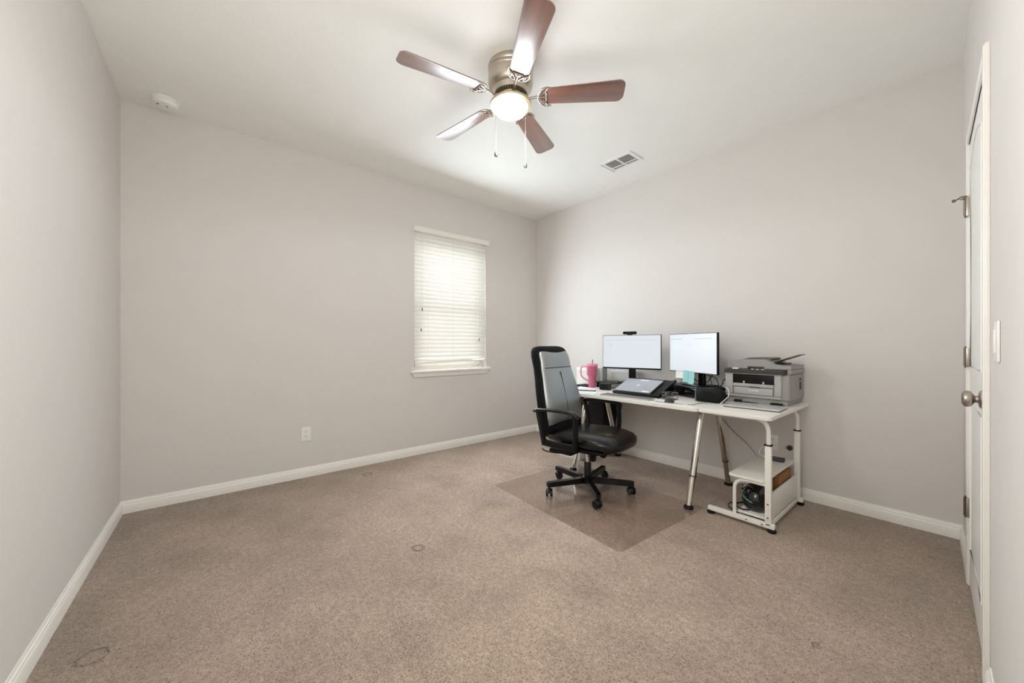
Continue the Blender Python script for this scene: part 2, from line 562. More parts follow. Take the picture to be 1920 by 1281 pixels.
# ------------------------------------------------------------------ window and blind
win = bpy.data.objects.new('window_1', None); COL.objects.link(win)
win.location = (0, (WY0 + WY1) / 2, WZ0)
struct(win, 'white single-hung window in a drywall recess', 'window')
ww, wh = (WY1 - WY0), (WZ1 - WZ0)
hw = ww / 2
b = MB()
for (y0, y1, z0, z1) in ((-hw + .0006, -hw + .045, .001, wh - .001), (hw - .045, hw - .0006, .001, wh - .001), (-hw + .001, hw - .001, .0006, .05), (-hw + .001, hw - .001, wh - .045, wh - .0006)):
    v_ = .0008 if z1 - z0 > .2 else 0
    b.box(-0.135 + v_, -0.085 - v_, y0, y1, z0, z1)
b.build('window_frame', 'sash', win)
b = MB()
for (y0, y1, z0, z1) in ((-hw + .04, -hw + .085, .045, .74), (hw - .085, hw - .04, .045, .74), (-hw + .04, hw - .04, .045, .095), (-hw + .04, hw - .04, .70, .745)):
    v_ = .0008 if z1 - z0 > .2 else 0
    b.box(-0.105 + v_, -0.075 - v_, y0, y1, z0, z1)
b.build('lower_sash', 'sash', win)
b = MB()
for (y0, y1, z0, z1) in ((-hw + .04, -hw + .075, .72, wh - .04), (hw - .075, hw - .04, .72, wh - .04), (-hw + .04, hw - .04, .72, .765), (-hw + .04, hw - .04, wh - .08, wh - .04)):
    v_ = .0008 if z1 - z0 > .2 else 0
    b.box(-0.125 + v_, -0.107 - v_, y0, y1, z0, z1)
b.build('upper_sash', 'sash', win)
MB().box(-0.092, -0.088, -hw + .08, hw - .08, .09, .705).build('lower_pane', 'glass', win)
MB().box(-0.118, -0.114, -hw + .07, hw - .07, .76, wh - .075).build('upper_pane', 'glass', win)
b = MB()
b.box(-0.084, 0.004, -hw + .0005, hw - .0005, -.010, .0092)
b.box(0.0, 0.035, -hw - .045, hw + .045, -.012, .010, 0.004)
b.build('window_sill', 'trim', win)
b = MB()
b.loft([[(0.001, -hw - .03, -.012), (0.022, -hw - .03, -.012), (0.012, -hw - .005, -.058), (0.001, -hw - .005, -.058)],
        [(0.001, hw + .03, -.012), (0.022, hw + .03, -.012), (0.012, hw + .005, -.058), (0.001, hw + .005, -.058)]])
b.build('sill_apron', 'trim', win, smooth=15)

bl = thing('window_blind', 'white horizontal slat blind lowered nearly shut over the window', 'blind', (0, (WY0 + WY1) / 2, WZ0))
prof = [(0.0, 0), (0.030, 0), (0.034, .008), (0.030, .020), (0.032, .034), (0.038, .048), (0.030, .054), (0.0, .054)]
b = MB()
b.loft([[(x - 0.004, -hw - .012, wh - .015 + z) for x, z in prof], [(x - 0.004, hw + .030, wh - .015 + z) for x, z in prof]])
b.build('valance', 'trim', bl, smooth=20)
b = MB()
n_sl = 31
z_top = wh - .035
pitch = (z_top - .125) / (n_sl - 1)
for i in range(n_sl):
    zc = z_top - i * pitch
    tilt = math.radians(74 if i < 13 else 68)
    if i == n_sl - 1: tilt = math.radians(48)
    sag = 0.0
    if i >= n_sl - 2: sag = -0.006
    rings = []
    for y in (-hw + .006, hw - .006):
        up, dn = [], []
        for k in range(7):
            s = (k - 3) / 3 * 0.025
            c = 0.0045 * (1 - (s / .025) ** 2)
            for lst, off in ((up, c + .0012), (dn, c - .0012)):
                # u along the tilted slat, v its normal
                u, v = s, off
                lst.append((-.018 + u * math.cos(tilt) + v * math.sin(tilt), y, zc - u * math.sin(tilt) + v * math.cos(tilt) + (sag if y < 0 else 0)))
        rings.append(up + dn[::-1])
    b.loft(rings)
b.build('slats', 'blind', bl, smooth=50)
b = MB()
b.loft([[(-.032, y, z + dz) for y, z in ((0, 0),)] and [(-.034, yy, .088 + dz), (-.004, yy, .088 + dz), (-.004, yy, .108 + dz), (-.034, yy, .108 + dz)] for yy, dz in ((-hw + .006, -.012), (hw - .006, .004))])
b.build('bottom_rail', 'trim', bl, smooth=20)
for yy in (-.30, 0.0, .30):
    MB().tube([(.0075, yy, .10), (.0075, yy, wh - .02)], .0009, 6).build('ladder_cord', 'white_plastic', bl)
for yy, zz in ((-.375, .41), (-.365, .62), (.34, .315)):
    b = MB()
    b.tube([(.012, yy, wh - .02), (.012, yy, zz + .03)], .0008, 6)
    o = b.build('pull_cord', 'white_plastic', bl)
    MB().lathe([(.0025, 0), (.0055, .004), (.005, .022), (.0015, .032)], 12, (.012, yy, zz)).build('tassel', 'mid_grey', o)

# garden wall of the neighbouring house and a strip of concrete, grey to keep its bounce neutral, seen through the gap below the blind
struct(MB().box(-2.6, -2.5, -6, 3, -0.3, 3.0).build('wall_outside', 'outside'), 'neighbouring stucco wall outside the window')
struct(MB().box(-2.5, -WT, -6, 3, -0.4, -0.3).build('ground_outside', 'ground'), 'pale concrete strip outside the window')

# ------------------------------------------------------------------ door on the right wall
ang = math.atan2(-1.0, SL)
door = bpy.data.objects.new('door_1', None); COL.objects.link(door)
door.location = (XR0 + SL * .555, -.555, 0)
door.rotation_euler = (0, 0, ang)
struct(door, 'white two-panel door closed in the right wall with white casing', 'door')
# local x: along the wall towards the camera, local -y: into the room
b = MB()
DW = .835
for x0, x1, z0, z1 in ((0, .06, 0, 2.10), (DW - .06, DW, 0, 2.10), (.06, DW - .06, 2.04, 2.10)):
    b.box(x0, x1, -.012, 0, z0, z1, .003)
    b.box(x0 + .012, x1 - .012 if x1 - x0 < .1 else x1, -.015, 0, z0, z1 - (.012 if z0 > 1 else 0), .003)
b.build('door_casing', 'trim', door)
b = MB()
b.box(.060, DW - .060, -.006, .0, .012, 2.04, .001)
b.build('door_panel', 'door', door)
b = MB()
for z0, z1, arch in ((.20, .86, 0), (1.02, 1.90, 1)):
    x0, x1 = .155, DW - .155
    pts = [(x0, z0), (x1, z0), (x1, z1)]
    if arch:
        for i in range(1, 8):
            t = i / 8
            pts.append((x1 + (x0 - x1) * t, z1 + .06 * math.sin(PI * t)))
    pts.append((x0, z1))
    b.tube([(x, -.006, z) for x, z in pts], .005, 8, closed=True, flat=.8)
b.build('door_moulding', 'door', door)
for z in (.320, 1.015, 1.712):
    b = MB()
    b.box(.046, .076, -.017, -.004, z, z + .085, .001)
    h = b.build('door_hinge', 'nickel_light', door)
    b = MB()
    for k in range(5):
        b.lathe([(.0055, .0), (.0055, .0155)], 12, (.060, -.019, z + .0035 + k * .0165))
    b.lathe([(.003, 0), (.003, .10)], 8, (.060, -.019, z - .006))
    b.build('hinge_pin', 'steel_dark', h)
b = MB()
b.tube([(.060, -.020, 1.808), (.060, -.036, 1.803), (.062, -.050, 1.794)], .003, 8)
b.box(.052, .070, -.036, -.014, 1.794, 1.808, .002)
b.lathe([(.006, 0), (.007, .006), (.006, .012)], 12, Mx=Matrix.Translation((.062, -.048, 1.794)) @ Matrix.Rotation(PI / 2, 4, 'X'))
b.build('door_stop', 'steel_dark', door)
kx = DW - .060 - .065
Rk = Matrix.Translation((kx, -.006, .925)) @ Matrix.Rotation(PI / 2, 4, 'X')
b = MB()
b.lathe([(.033, 0), (.033, .004), (.027, .010), (.013, .012), (.011, .018), (.016, .022), (.026, .027), (.029, .035), (.027, .044), (.018, .049), (0.0, .050)], 32, Mx=Rk)
b.build('door_knob', 'nickel_light', door)

sw = thing('light_switch', 'white light switch plate on the right wall beside the door', 'switch', (xr(-1.60), -1.60, 1.125), ang)
MB().box(-.04, .04, -.006, -.0005, -.058, .058, .002).build('switch_plate', 'white_plastic', sw)
MB().box(-.016, .016, -.010, -.006, -.033, .033, .002).build('rocker', 'white_plastic', sw)


def outlet(name, loc, rz, label):
    t = thing(name, label, 'outlet', loc, rz)
    MB().box(-.036, .036, -.006, -.0005, -.058, .058, .0025).build('cover_plate', 'white_plastic', t)
    for z in (-.020, .020):
        s = MB().prism(rrect(-.016, .016, -.0135, .0135, .006), .006, .0085, Mx=Matrix.Translation((0, 0, z)) @ Matrix.Rotation(PI / 2, 4, 'X')).build('socket', 'white_plastic', t)
        b = MB()
        for x in (-.006, .006):
            b.box(x - .0012, x + .0012, -.0092, -.0083, z + .001, z + .009)
        b.lathe([(.0025, 0), (.0025, .0008)], 10, Mx=Matrix.Translation((0, -.0084, z - .007)) @ Matrix.Rotation(PI / 2, 4, 'X'))
        b.build('slots', 'slot', s)
    return t


outlet('electrical_outlet', (0, -2.669, .363), PI / 2, 'white duplex outlet on the window wall above the baseboard')
outlet('electrical_outlet', (2.622, 0, .375), 0, 'white duplex outlet on the desk wall behind the white rolling stand')

# ------------------------------------------------------------------ ceiling things
v = thing('air_vent', 'white rectangular air register in the ceiling near the desk wall', 'vent', (1.618, -.49, H))
VW, VD = .148, .107
b = MB()
for x0, x1, y0, y1 in ((-VW + .026, VW - .026, -VD, -VD + .026), (-VW + .026, VW - .026, VD - .026, VD), (-VW, -VW + .026, -VD, VD), (VW - .026, VW, -VD, VD)):
    b.box(x0, x1, y0, y1, -.009, -.0005)
b.box(-VW - .004, -VW - .0005, -VD - .001, VD + .001, -.016, -.001)
b.box(-.006, .006, -VD + .02, VD - .02, -.010, -.002, .001)
b.box(-VW + .02, VW - .02, .040, .047, -.010, -.002, .001)
b.build('vent_frame', 'white_plastic', v)
MB().box(-VW + .02, VW - .02, -VD + .02, VD - .02, -.0015, -.0005).build('duct_opening', 'slot', v)
b = MB()
for i in range(13):
    y = -VD + .030 + i * .0125
    for x0, x1 in ((-VW + .026, -.006), (.006, VW - .026)):
        b.box(x0, x1, -.0045, .0045, -.0006, .0006, Mx=Matrix.Translation((0, y, -.0055)) @ Matrix.Rotation(math.radians(42), 4, 'X'))
b.build('louvres', 'white_plastic', v)

sd = thing('smoke_detector', 'round white smoke detector on the ceiling at the left corner', 'smoke detector', (.165, -3.535, H))
MB().lathe([(.072, -.0005), (.074, -.006), (.070, -.012), (.066, -.013)], 48).build('mounting_ring', 'white_plastic', sd)
MB().lathe([(.066, -.013), (.067, -.030), (.060, -.042), (.045, -.047), (0, -.048)], 48).build('cover', 'white_plastic', sd)
b = MB()
for x, y, r in ((.020, -.035, .006), (.022, .008, .004), (.010, .012, .004)):
    MB().lathe([(r, -.0465), (r, -.0485)], 12, (x, y, 0)).build('sensor_hole', 'slot', sd)

# ---- ceiling fan
FX, FY, FZ = 1.858, -1.960, 2.55
fan = thing('ceiling_fan', 'five-blade walnut ceiling fan with brushed nickel motor and lit bowl lamp', 'ceiling fan', (FX, FY, FZ))
hz = H - FZ
MB().lathe([(.128, hz - .0005), (.132, hz - .012), (.130, hz - .028), (.126, hz - .032), (.129, hz - .036), (.129, hz - .050), (.126, hz - .054),
            (.130, hz - .058), (.131, hz - .100), (.124, hz - .125), (.104, hz - .140), (.100, hz - .142)], 64).build('motor_housing', 'nickel', fan)
MB().lathe([(.104, .050), (.108, .046), (.100, .020), (.074, .012), (.060, .012)], 64).build('vent_ring', 'nickel', fan)
b = MB()
for k in range(40):
    a = 2 * PI * k / 40
    b.box(-.012, .011, -.0028, .0028, -.0018, .0018, Mx=Matrix.Rotation(a, 4, 'Z') @ Matrix.Translation((.0875, 0, .0155)) @ Matrix.Rotation(math.radians(-17), 4, 'Y'))
b.build('vent_slots', 'slot', fan)
MB().lathe([(.074, .012), (.070, .000), (.052, -.008), (.046, -.014), (.060, -.018), (.072, -.022)], 48).build('switch_housing', 'nickel', fan)
# light kit
MB().lathe([(.050, -.006), (.070, -.014), (.100, -.020), (.118, -.026), (.122, -.034), (.119, -.042), (.103, -.045)], 64, cap=False).build('lamp_rim', 'lamp_rim', fan)
MB().lathe([(.104, -.042), (.099, -.060), (.086, -.077), (.063, -.092), (.034, -.101), (0, -.104)], 64, cap=False).build('lamp_bowl', 'bowl', fan)

PITCH = math.radians(-12)


def blade_iron():
    b = MB()
    # neck from hub, then a crescent of scrollwork that hugs the blade root
    b.tube([(.060, 0, .004), (.10, 0, -.004), (.140, 0, .002), (.165, 0, .004)], [.010, .007, .007, .008], 10, smooth=5)
    R = Matrix.Rotation(PITCH, 4, 'X')
    for rad, th in ((.062, .0045),):
        b.tube([(.215 - .055 * math.cos(t), .062 * math.sin(t), 0) for t in [math.radians(x) for x in range(-100, 101, 10)]], th, 8, Mx=R)
    b.tube([(.232 - .035 * math.cos(t) * (1 if abs(t) > .5 else .72), .060 * math.sin(t), 0) for t in [math.radians(x) for x in range(-96, 97, 8)]], .0036, 8, Mx=R)
    for s in (-1, 1):
        b.tube([(.163, s * .010, 0), (.185, s * .020, 0), (.200, s * .034, 0)], .0035, 6, smooth=4, Mx=R)
        b.tube([(.175, s * .040, 0), (.192, s * .030, 0), (.212, s * .048, 0)], .003, 6, smooth=4, Mx=R)
    b.tube([(.16, 0, 0), (.200, 0, 0)], .004, 6, Mx=R)
    for p in ((.180, 0, -.003), (.198, .040, -.003), (.198, -.040, -.003)):
        b.lathe([(.005, 0), (.004, -.003), (0, -.004)], 10, p, Mx=R)
    return b


def blade_mb():
    o, n = [], 10
    r0, r1, w0, w1 = .168, .645, .052, .070
    pts = []
    for i in range(n + 1):                       # rounded root
        t = math.radians(-90 - 180 * i / n)
        pts.append((r0 + .040 + .040 * math.cos(t), w0 * -math.sin(t) * -1))
    pts = [(x, y) for x, y in pts]
    tip = []
    rr = .035
    for cx, cy, a0 in ((r1 - rr, w1 - rr, 90), (r1 - rr, -w1 + rr, 0)):
        for i in range(n + 1):
            a = math.radians(a0 - 90 * i / n)
            bulge = .006 * (1 - abs(cy + rr * math.sin(a)) / w1)
            tip.append((cx + rr * math.cos(a) + bulge, cy + rr * math.sin(a)))
    root = [(r0 + .040 - .040 * math.cos(math.radians(t)), w0 * math.sin(math.radians(t))) for t in range(-90, 91, 15)]
    return MB().prism(root + tip, -.003, .003, .0012, Mx=Matrix.Rotation(PITCH, 4, 'X') @ Matrix.Translation((0, 0, .007)))


for k in range(5):
    a = math.radians(-100 + 72 * k)
    if k == 0:
        bd = blade_mb().build('blade', 'wood', fan); bi = blade_iron().build('blade_iron', 'nickel_light', bd)
    else:
        bd2, bi2 = bd.copy(), bi.copy()
        COL.objects.link(bd2); COL.objects.link(bi2)
        bi2.parent = bd2
        bd = bd2; bi = bi2
    bd.rotation_euler = (0, 0, a)
for (x, y, zl, fm) in ((-.128, -.010, -.277, 'steel_dark'), (-.012, .127, -.345, 'nickel_light')):
    # chains hang from the switch housing just outside the rim
    c = MB().tube([(x, y, -.03), (x, y, zl)], .0012, 6).build('pull_chain', 'nickel_light', fan)
    MB().lathe([(.002, .020), (.008, .013), (.011, 0), (.008, -.011), (0, -.014)], 14, (x, y, zl)).build('chain_fob', fm, c)
point('fan_lamp', (FX, FY, FZ - .16), 6.5, .10, (0.92, .95, 1.0))
sl = bpy.data.lights.new('fan_lamp_down', 'SPOT')
sl.energy, sl.shadow_soft_size, sl.color, sl.spot_size, sl.spot_blend = 23, .10, (0.94, .98, 1.0), math.radians(178), .25
slo = bpy.data.objects.new('fan_lamp_down', sl); COL.objects.link(slo); slo.location = (FX, FY, FZ - .13)

# ------------------------------------------------------------------ chair mat
cm = MB().prism([(x, y) for x, y in rrect(-.61, .61, -.46, .46, .035)], .001, .004, .0008).build('chair_mat', 'mat_plastic')
cm.location = (1.79, -1.135, .0); cm.rotation_euler = (0, 0, math.radians(-3.0))
tag(cm, 'clear plastic rectangular chair mat on the carpet under the office chair', 'chair mat')

# ------------------------------------------------------------------ office chair
CHR = .15
ch = thing('office_chair', 'black leather high-back office chair on a five-star base beside the desk', 'office chair', (1.715, -1.08, .004), CHR)


def sup(w, d, n=28, e=2.6):
    out = []
    for i in range(n):
        t = 2 * PI * i / n
        c, s = math.cos(t), math.sin(t)
        out.append((math.copysign(abs(c) ** (2 / e), c) * w, math.copysign(abs(s) ** (2 / e), s) * d))
    return out


# seat cushion: rings along local x (front is +x)
rings = []
prof = [(-0.235, 0.15, 0.02, 0.417), (-0.228, 0.2, 0.038, 0.42), (-0.2, 0.232, 0.05, 0.424), (-0.1, 0.252, 0.056, 0.426), (0.0, 0.262, 0.058, 0.428), (0.115, 0.266, 0.06, 0.428), (0.195, 0.258, 0.058, 0.424), (0.265, 0.236, 0.052, 0.416), (0.305, 0.2, 0.043, 0.408), (0.325, 0.15, 0.028, 0.402), (0.332, 0.1, 0.014, 0.4)]
for x, hw_, hh, zc in prof:
    ring = []
    for y, z in sup(hw_, hh, 36, 2.9):
        dip = 0.0
        if z > 0: dip = -.012 * (1 - min(1, abs(y) / max(hw_, .01)) ** 2) * (1 if -.2 < x < .2 else .3)
        ring.append((x, y, zc + z + dip))
    rings.append(ring)
st = MB().loft(rings).build('seat', 'seat', ch, smooth=60)
b = MB()
for s in (-1, 1):
    b.tube([(-.20, s * .15, .462), (-.05, s * .155, .466), (.10, s * .16, .467), (.22, s * .16, .462), (.30, s * .155, .447)], .0022, 6, smooth=5)
b.build('seat_seam', 'seam', st)
MB().box(-.19, .23, -.20, .20, .345, .368, .008).build('seat_pan', 'black_plastic', ch)

# backrest: rings along z
rings = []
bp = [(0.4, 0.18, 0.041, -0.223), (0.415, 0.215, 0.059, -0.226), (0.47, 0.244, 0.07, -0.231), (0.56, 0.261, 0.076, -0.24), (0.66, 0.261, 0.076, -0.256), (0.76, 0.252, 0.073, -0.278), (0.85, 0.234, 0.071, -0.301), (0.93, 0.219, 0.073, -0.324), (0.975, 0.216, 0.076, -0.337), (1.02, 0.214, 0.076, -0.35), (1.06, 0.207, 0.068, -0.361), (1.085, 0.19, 0.055, -0.369), (1.098, 0.155, 0.033, -0.373), (1.102, 0.11, 0.016, -0.374)]
for z, hw_, hd, xc in bp:
    ring = []
    for y, x in sup(hw_, hd, 40, 3.0):
        q = 0.0
        if x > 0:
            q = -.016 * (1 - (abs(y) / max(hw_, .01)) ** 2) * (1 if .5 < z < 1.04 else .2)
            if abs(z - .93) < .02: q -= .008
        ring.append((xc + x + q, y, z))
    rings.append(ring)
bk = MB().loft(rings).build('backrest', 'black_fabric', ch, smooth=60)


def back_x(z, y, off=0.0):
    for (z0, w0, d0, x0), (z1, w1, d1, x1) in zip(bp, bp[1:]):
        if z0 <= z <= z1:
            t = (z - z0) / (z1 - z0)
            w_, d_, x_ = w0 + (w1 - w0) * t, d0 + (d1 - d0) * t, x0 + (x1 - x0) * t
            u = min(.999, abs(y) / w_)
            return x_ + d_ * (1 - u ** 3) ** (1 / 3) - .016 * (1 - u ** 2) + off
    return 0


# glossy leather cushion laid over the front of the shell
rings = []
for i in range(29):
    z = .50 + (1.078 - .50) * i / 28
    fr, bkk = [], []
    wz = .93 if z < 1.03 else .93 - .10 * ((z - 1.03) / .048) ** 2
    for k in range(21):
        u = (k - 10) / 10
        for (z0, w0, d0, x0), (z1, w1, d1, x1) in zip(bp, bp[1:]):
            if z0 <= z <= z1: wl = w0 + (w1 - w0) * (z - z0) / (z1 - z0)
        y = u * wl * wz
        edge = max(0, 1 - abs(u) ** 6) ** .5
        pz = .010 * edge * min(1, math.sqrt(max(0.0, abs(math.sin(PI * min(1, (z - .50) / .43))))) if z < .93 else math.sqrt(max(0.0, abs(math.sin(PI * (z - .93) / .148)))))
        fr.append((back_x(z, y, .002 + pz), y, z)); bkk.append((back_x(z, y, -.006), y, z))
    rings.append(fr + bkk[::-1])
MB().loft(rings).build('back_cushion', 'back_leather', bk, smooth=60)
b = MB()
b.tube([(back_x(.93, y, .003), y, .93) for y in [i * .018 for i in range(-10, 11)]], .0040, 6)
b.tube([(back_x(z, 0.0, .0112), 0.0, z) for z in [.50 + i * .02 for i in range(21)]], .0022, 6)
b.build('backrest_seam', 'seam', bk)
b = MB()
b.tube([(-.275, 0, .44), (-.29, 0, .40), (-.25, 0, .345), (-.10, 0, .335)], [.022, .022, .022, .022], 10, smooth=5, flat=.5)
b.box(-.32, -.29, -.04, .04, .42, .62, .006)
b.build('backrest_bracket', 'black_metal', ch)

for s in (-1, 1):
    b = MB()
    y = s * .330
    b.tube([(.095, y, .625), (.098, y, .50), (.094, y, .405)], .026, 12, flat=.62, smooth=4)
    b.tube([(.108, y, .404), (-.04, y, .399), (-.180, y, .404)], .016, 12, flat=1.6, smooth=4)
    b.tube([(-.165, y, .392), (-.190, y, .50), (-.210, y, .58), (-.222, y, .626)], .025, 12, flat=.62, smooth=4)
    b.box(-.12, .06, min(y, s * .20), max(y, s * .20), .345, .368, .004)
    am = b.build('armrest', 'black_plastic', ch)
    rg = []
    for x, z, w_, t_ in ((-.262, .616, .010, .008), (-.254, .624, .020, .012), (-.22, .634, .026, .014), (-.13, .642, .027, .012), (0.0, .644, .028, .012), (.075, .640, .028, .013), (.105, .628, .026, .014), (.116, .612, .020, .012), (.118, .600, .012, .008)):
        rg.append([(x + (0 if x < .1 else q[1] * .3), y + q[0], z + q[1]) for q in sup(w_, t_, 20, 2.6)])
    MB().loft(rg).build('arm_pad', 'black_gloss' if False else 'black_leather', am, smooth=60)
b = MB()
b.box(-.14, .12, -.075, .075, .295, .345, .012)
b.lathe([(.024, 0), (.026, .004), (.026, .03), (.022, .034)], 16, Mx=Matrix.Translation((.115, 0, .30)) @ Matrix.Rotation(PI / 2, 4, 'Y'))
b.lathe([(.022, 0), (.026, .006), (.026, .05), (.02, .055)], 16, (.06, -.03, .245))
b.build('tilt_mechanism', 'black_plastic', ch)
b = MB()
b.tube([(-.03, -.07, .318), (-.05, -.16, .312), (-.12, -.22, .310), (-.20, -.26, .318), (-.23, -.27, .335)], .005, 8, smooth=5)
b.tube([(-.10, -.07, .312), (-.15, -.13, .300), (-.20, -.20, .302)], .008, 8, smooth=5, flat=.5)
b.build('height_lever', 'black_metal', ch)
MB().lathe([(.027, .08), (.027, .21), (.024, .215), (.024, .22)], 24).build('column_sleeve', 'black_metal', ch)
MB().lathe([(.014, .21), (.014, .30)], 20).build('gas_lift', 'chrome', ch)

hub = MB().lathe([(.036, .055), (.042, .062), (.042, .105), (.036, .112), (.026, .114)], 28).build('base_hub', 'black_metal', ch)


def star_leg():
    b = MB()
    sec = lambda x, w_, z0, z1: [(x, -w_, z0), (x, w_, z0), (x, w_, z1), (x, -w_, z1)]
    b.loft([sec(.030, .020, .064, .108), (sec(.15, .018, .066, .104)), sec(.318, .017, .068, .104), sec(.338, .015, .070, .100)])
    return b


def caster():
    b = MB()
    b.lathe([(.006, .0), (.006, .026)], 10, (0, 0, .050))
    b.box(-.018, .012, -.006, .006, .022, .052, .004)
    b.tube([(.028 * math.cos(t) - .008, 0, .0295 + .031 * math.sin(t)) for t in [math.radians(x) for x in range(10, 175, 15)]], .012, 10, flat=.35)
    return b


def wheels():
    b = MB()
    for s in (-1, 1):
        b.lathe([(.010, 0), (.026, .001), (.029, .004), (.029, .013), (.026, .017), (.008, .018)], 24,
                Mx=Matrix.Translation((-.010, s * .007, .0295)) @ Matrix.Rotation(-s * PI / 2, 4, 'X'))
    return b


leg0 = cst0 = whl0 = None
for k in range(5):
    a = math.radians(-38.5 + 72 * k) - CHR
    if k == 0:
        leg0 = star_leg().build('base_leg', 'black_metal', ch, smooth=25)
        cst0 = caster().build('caster', 'black_plastic', leg0)
        whl0 = wheels().build('caster_wheels', 'black_gloss', ch)
        lg, cs, wh_ = leg0, cst0, whl0
    else:
        lg, cs, wh_ = leg0.copy(), cst0.copy(), whl0.copy()
        for o in (lg, cs, wh_): COL.objects.link(o)
        cs.parent = lg
    lg.rotation_euler = (0, 0, a)
    tw = (0.6, -1.1, 2.2, .9, -2.0)[k]
    cs.location = (.322, 0, .0); cs.rotation_euler = (0, 0, tw)
    wh_.parent = ch
    wh_.location = (.322 * math.cos(a), .322 * math.sin(a), 0); wh_.rotation_euler = (0, 0, a + tw)

# ------------------------------------------------------------------ desk
DT = .70
desk = thing('desk', 'long white desk top on chrome A-shaped legs along the desk wall', 'desk', (1.62, -.45, 0))
b = MB()
b.prism([(x - 1.62, y + .45) for x, y in rrect(.93, 2.432, -.858, -.022, .035)], DT - .026, DT, .003)
b.build('tabletop', 'white_board', desk)
for lx in (1.325, 2.352):
    x = lx - 1.62
    fr = MB().box(x - .035, x + .035, -.26, .24, DT - .050, DT - .026, .004).build('leg_bracket', 'steel_dark', desk)
    for s, yt, yb in ((-1, -.15, -.345), (1, .12, .335)):
        b = MB()
        top, bot = Vector((x, yt, DT - .045)), Vector((x, yb, .015))
        mid = top.lerp(bot, .70)
        b.tube([top, mid], .023, 20)
        b.tube([mid, bot], .0195, 20)
        lg = b.build('leg', 'chrome', desk)
        MB().lathe([(.0245, -.006), (.0245, .006)], 20, Mx=Matrix.Translation(mid) @ (bot - top).to_track_quat('Z', 'Y').to_matrix().to_4x4()).build('leg_collar', 'steel_dark', lg)
        MB().lathe([(.030, .0), (.032, .006), (.026, .016), (.019, .022)], 24, (x, yb, 0.0045 if (lx > 2 and s < 0) else 0.001)).build('leg_foot', 'rubber', lg)

# ------------------------------------------------------------------ white rolling-stand table at the desk's right end
ct = thing('side_table', 'small white tube-frame side table with low shelf, right of the desk', 'side table', (2.64, -.45, 0))
ox, oy = 2.64, -.45
pt = lambda x, y, z: (x - ox, y - oy, z)
b = MB()
b.prism([(x - ox, y - oy) for x, y in rrect(2.438, 2.848, -.858, -.022, .022)], DT - .022, DT + .002, .003)
b.build('tabletop', 'white_board', ct)
for y in (-.745, -.137):
    b = MB()
    b.box(2.788 - ox, 2.822 - ox, y - .014 - oy, y + .014 - oy, .035, .515, .006)
    p = b.build('post', 'white_metal', ct)
    MB().tube([pt(2.805, y, .51), pt(2.805, y, .57), pt(2.802, y, .615), pt(2.785, y, .648), pt(2.75, y, .662), pt(2.70, y, .665), pt(2.50, y, .665)], .0125, 14, smooth=6).build('inner_tube', 'white_metal', p)
    MB().box(2.785 - ox, 2.825 - ox, y - .017 - oy, y + .017 - oy, .512, .520, .002).build('post_collar', 'rubber', p)
    f = MB().box(2.462 - ox, 2.838 - ox, y - .014 - oy, y + .014 - oy, .022, .050, .003).build('foot_rail', 'white_metal', ct)
    for fx in (2.478, 2.822):
        MB().lathe([(.020, .001), (.024, .006), (.024, .014), (.012, .022)], 18, pt(fx, y, 0)).build('foot', 'rubber', f)
    b = MB()
    b.tube([pt(2.620, y, .05), pt(2.620, y, .19), pt(2.624, y, .232), pt(2.645, y, .262), pt(2.68, y, .273), pt(2.79, y, .273)], .0105, 12, smooth=6)
    b.build('shelf_bracket', 'white_metal', ct)
    for z, x in ((.085, 2.805), (.165, 2.805)):
        MB().lathe([(.005, 0), (.005, .001)], 10, Mx=Matrix.Translation(pt(x, y - .0142, z)) @ Matrix.Rotation(PI / 2, 4, 'X')).build('screw', 'steel_dark', p)
    for x in (2.69, 2.775):
        MB().lathe([(.0045, 0), (.0045, .001)], 10, Mx=Matrix.Translation(pt(x, y - .0142, .036)) @ Matrix.Rotation(PI / 2, 4, 'X')).build('screw', 'steel_dark', f)
MB().box(2.795 - ox, 2.815 - ox, -.745 - oy, -.137 - oy, .024, .048, .002).build('cross_bar', 'white_metal', ct)
MB().box(2.798 - ox, 2.810 - ox, -.73 - oy, -.152 - oy, .060, .212, .002).build('side_panel', 'white_board', ct)
MB().box(2.630 - ox, 2.800 - ox, -.725 - oy, -.150 - oy, .055, .066, .002).build('floor_shelf', 'white_board', ct)
MB().prism([(x - ox, y - oy) for x, y in rrect(2.590, 2.788, -.765, -.115, .015)], .285, .300, .002).build('shelf', 'white_board', ct)

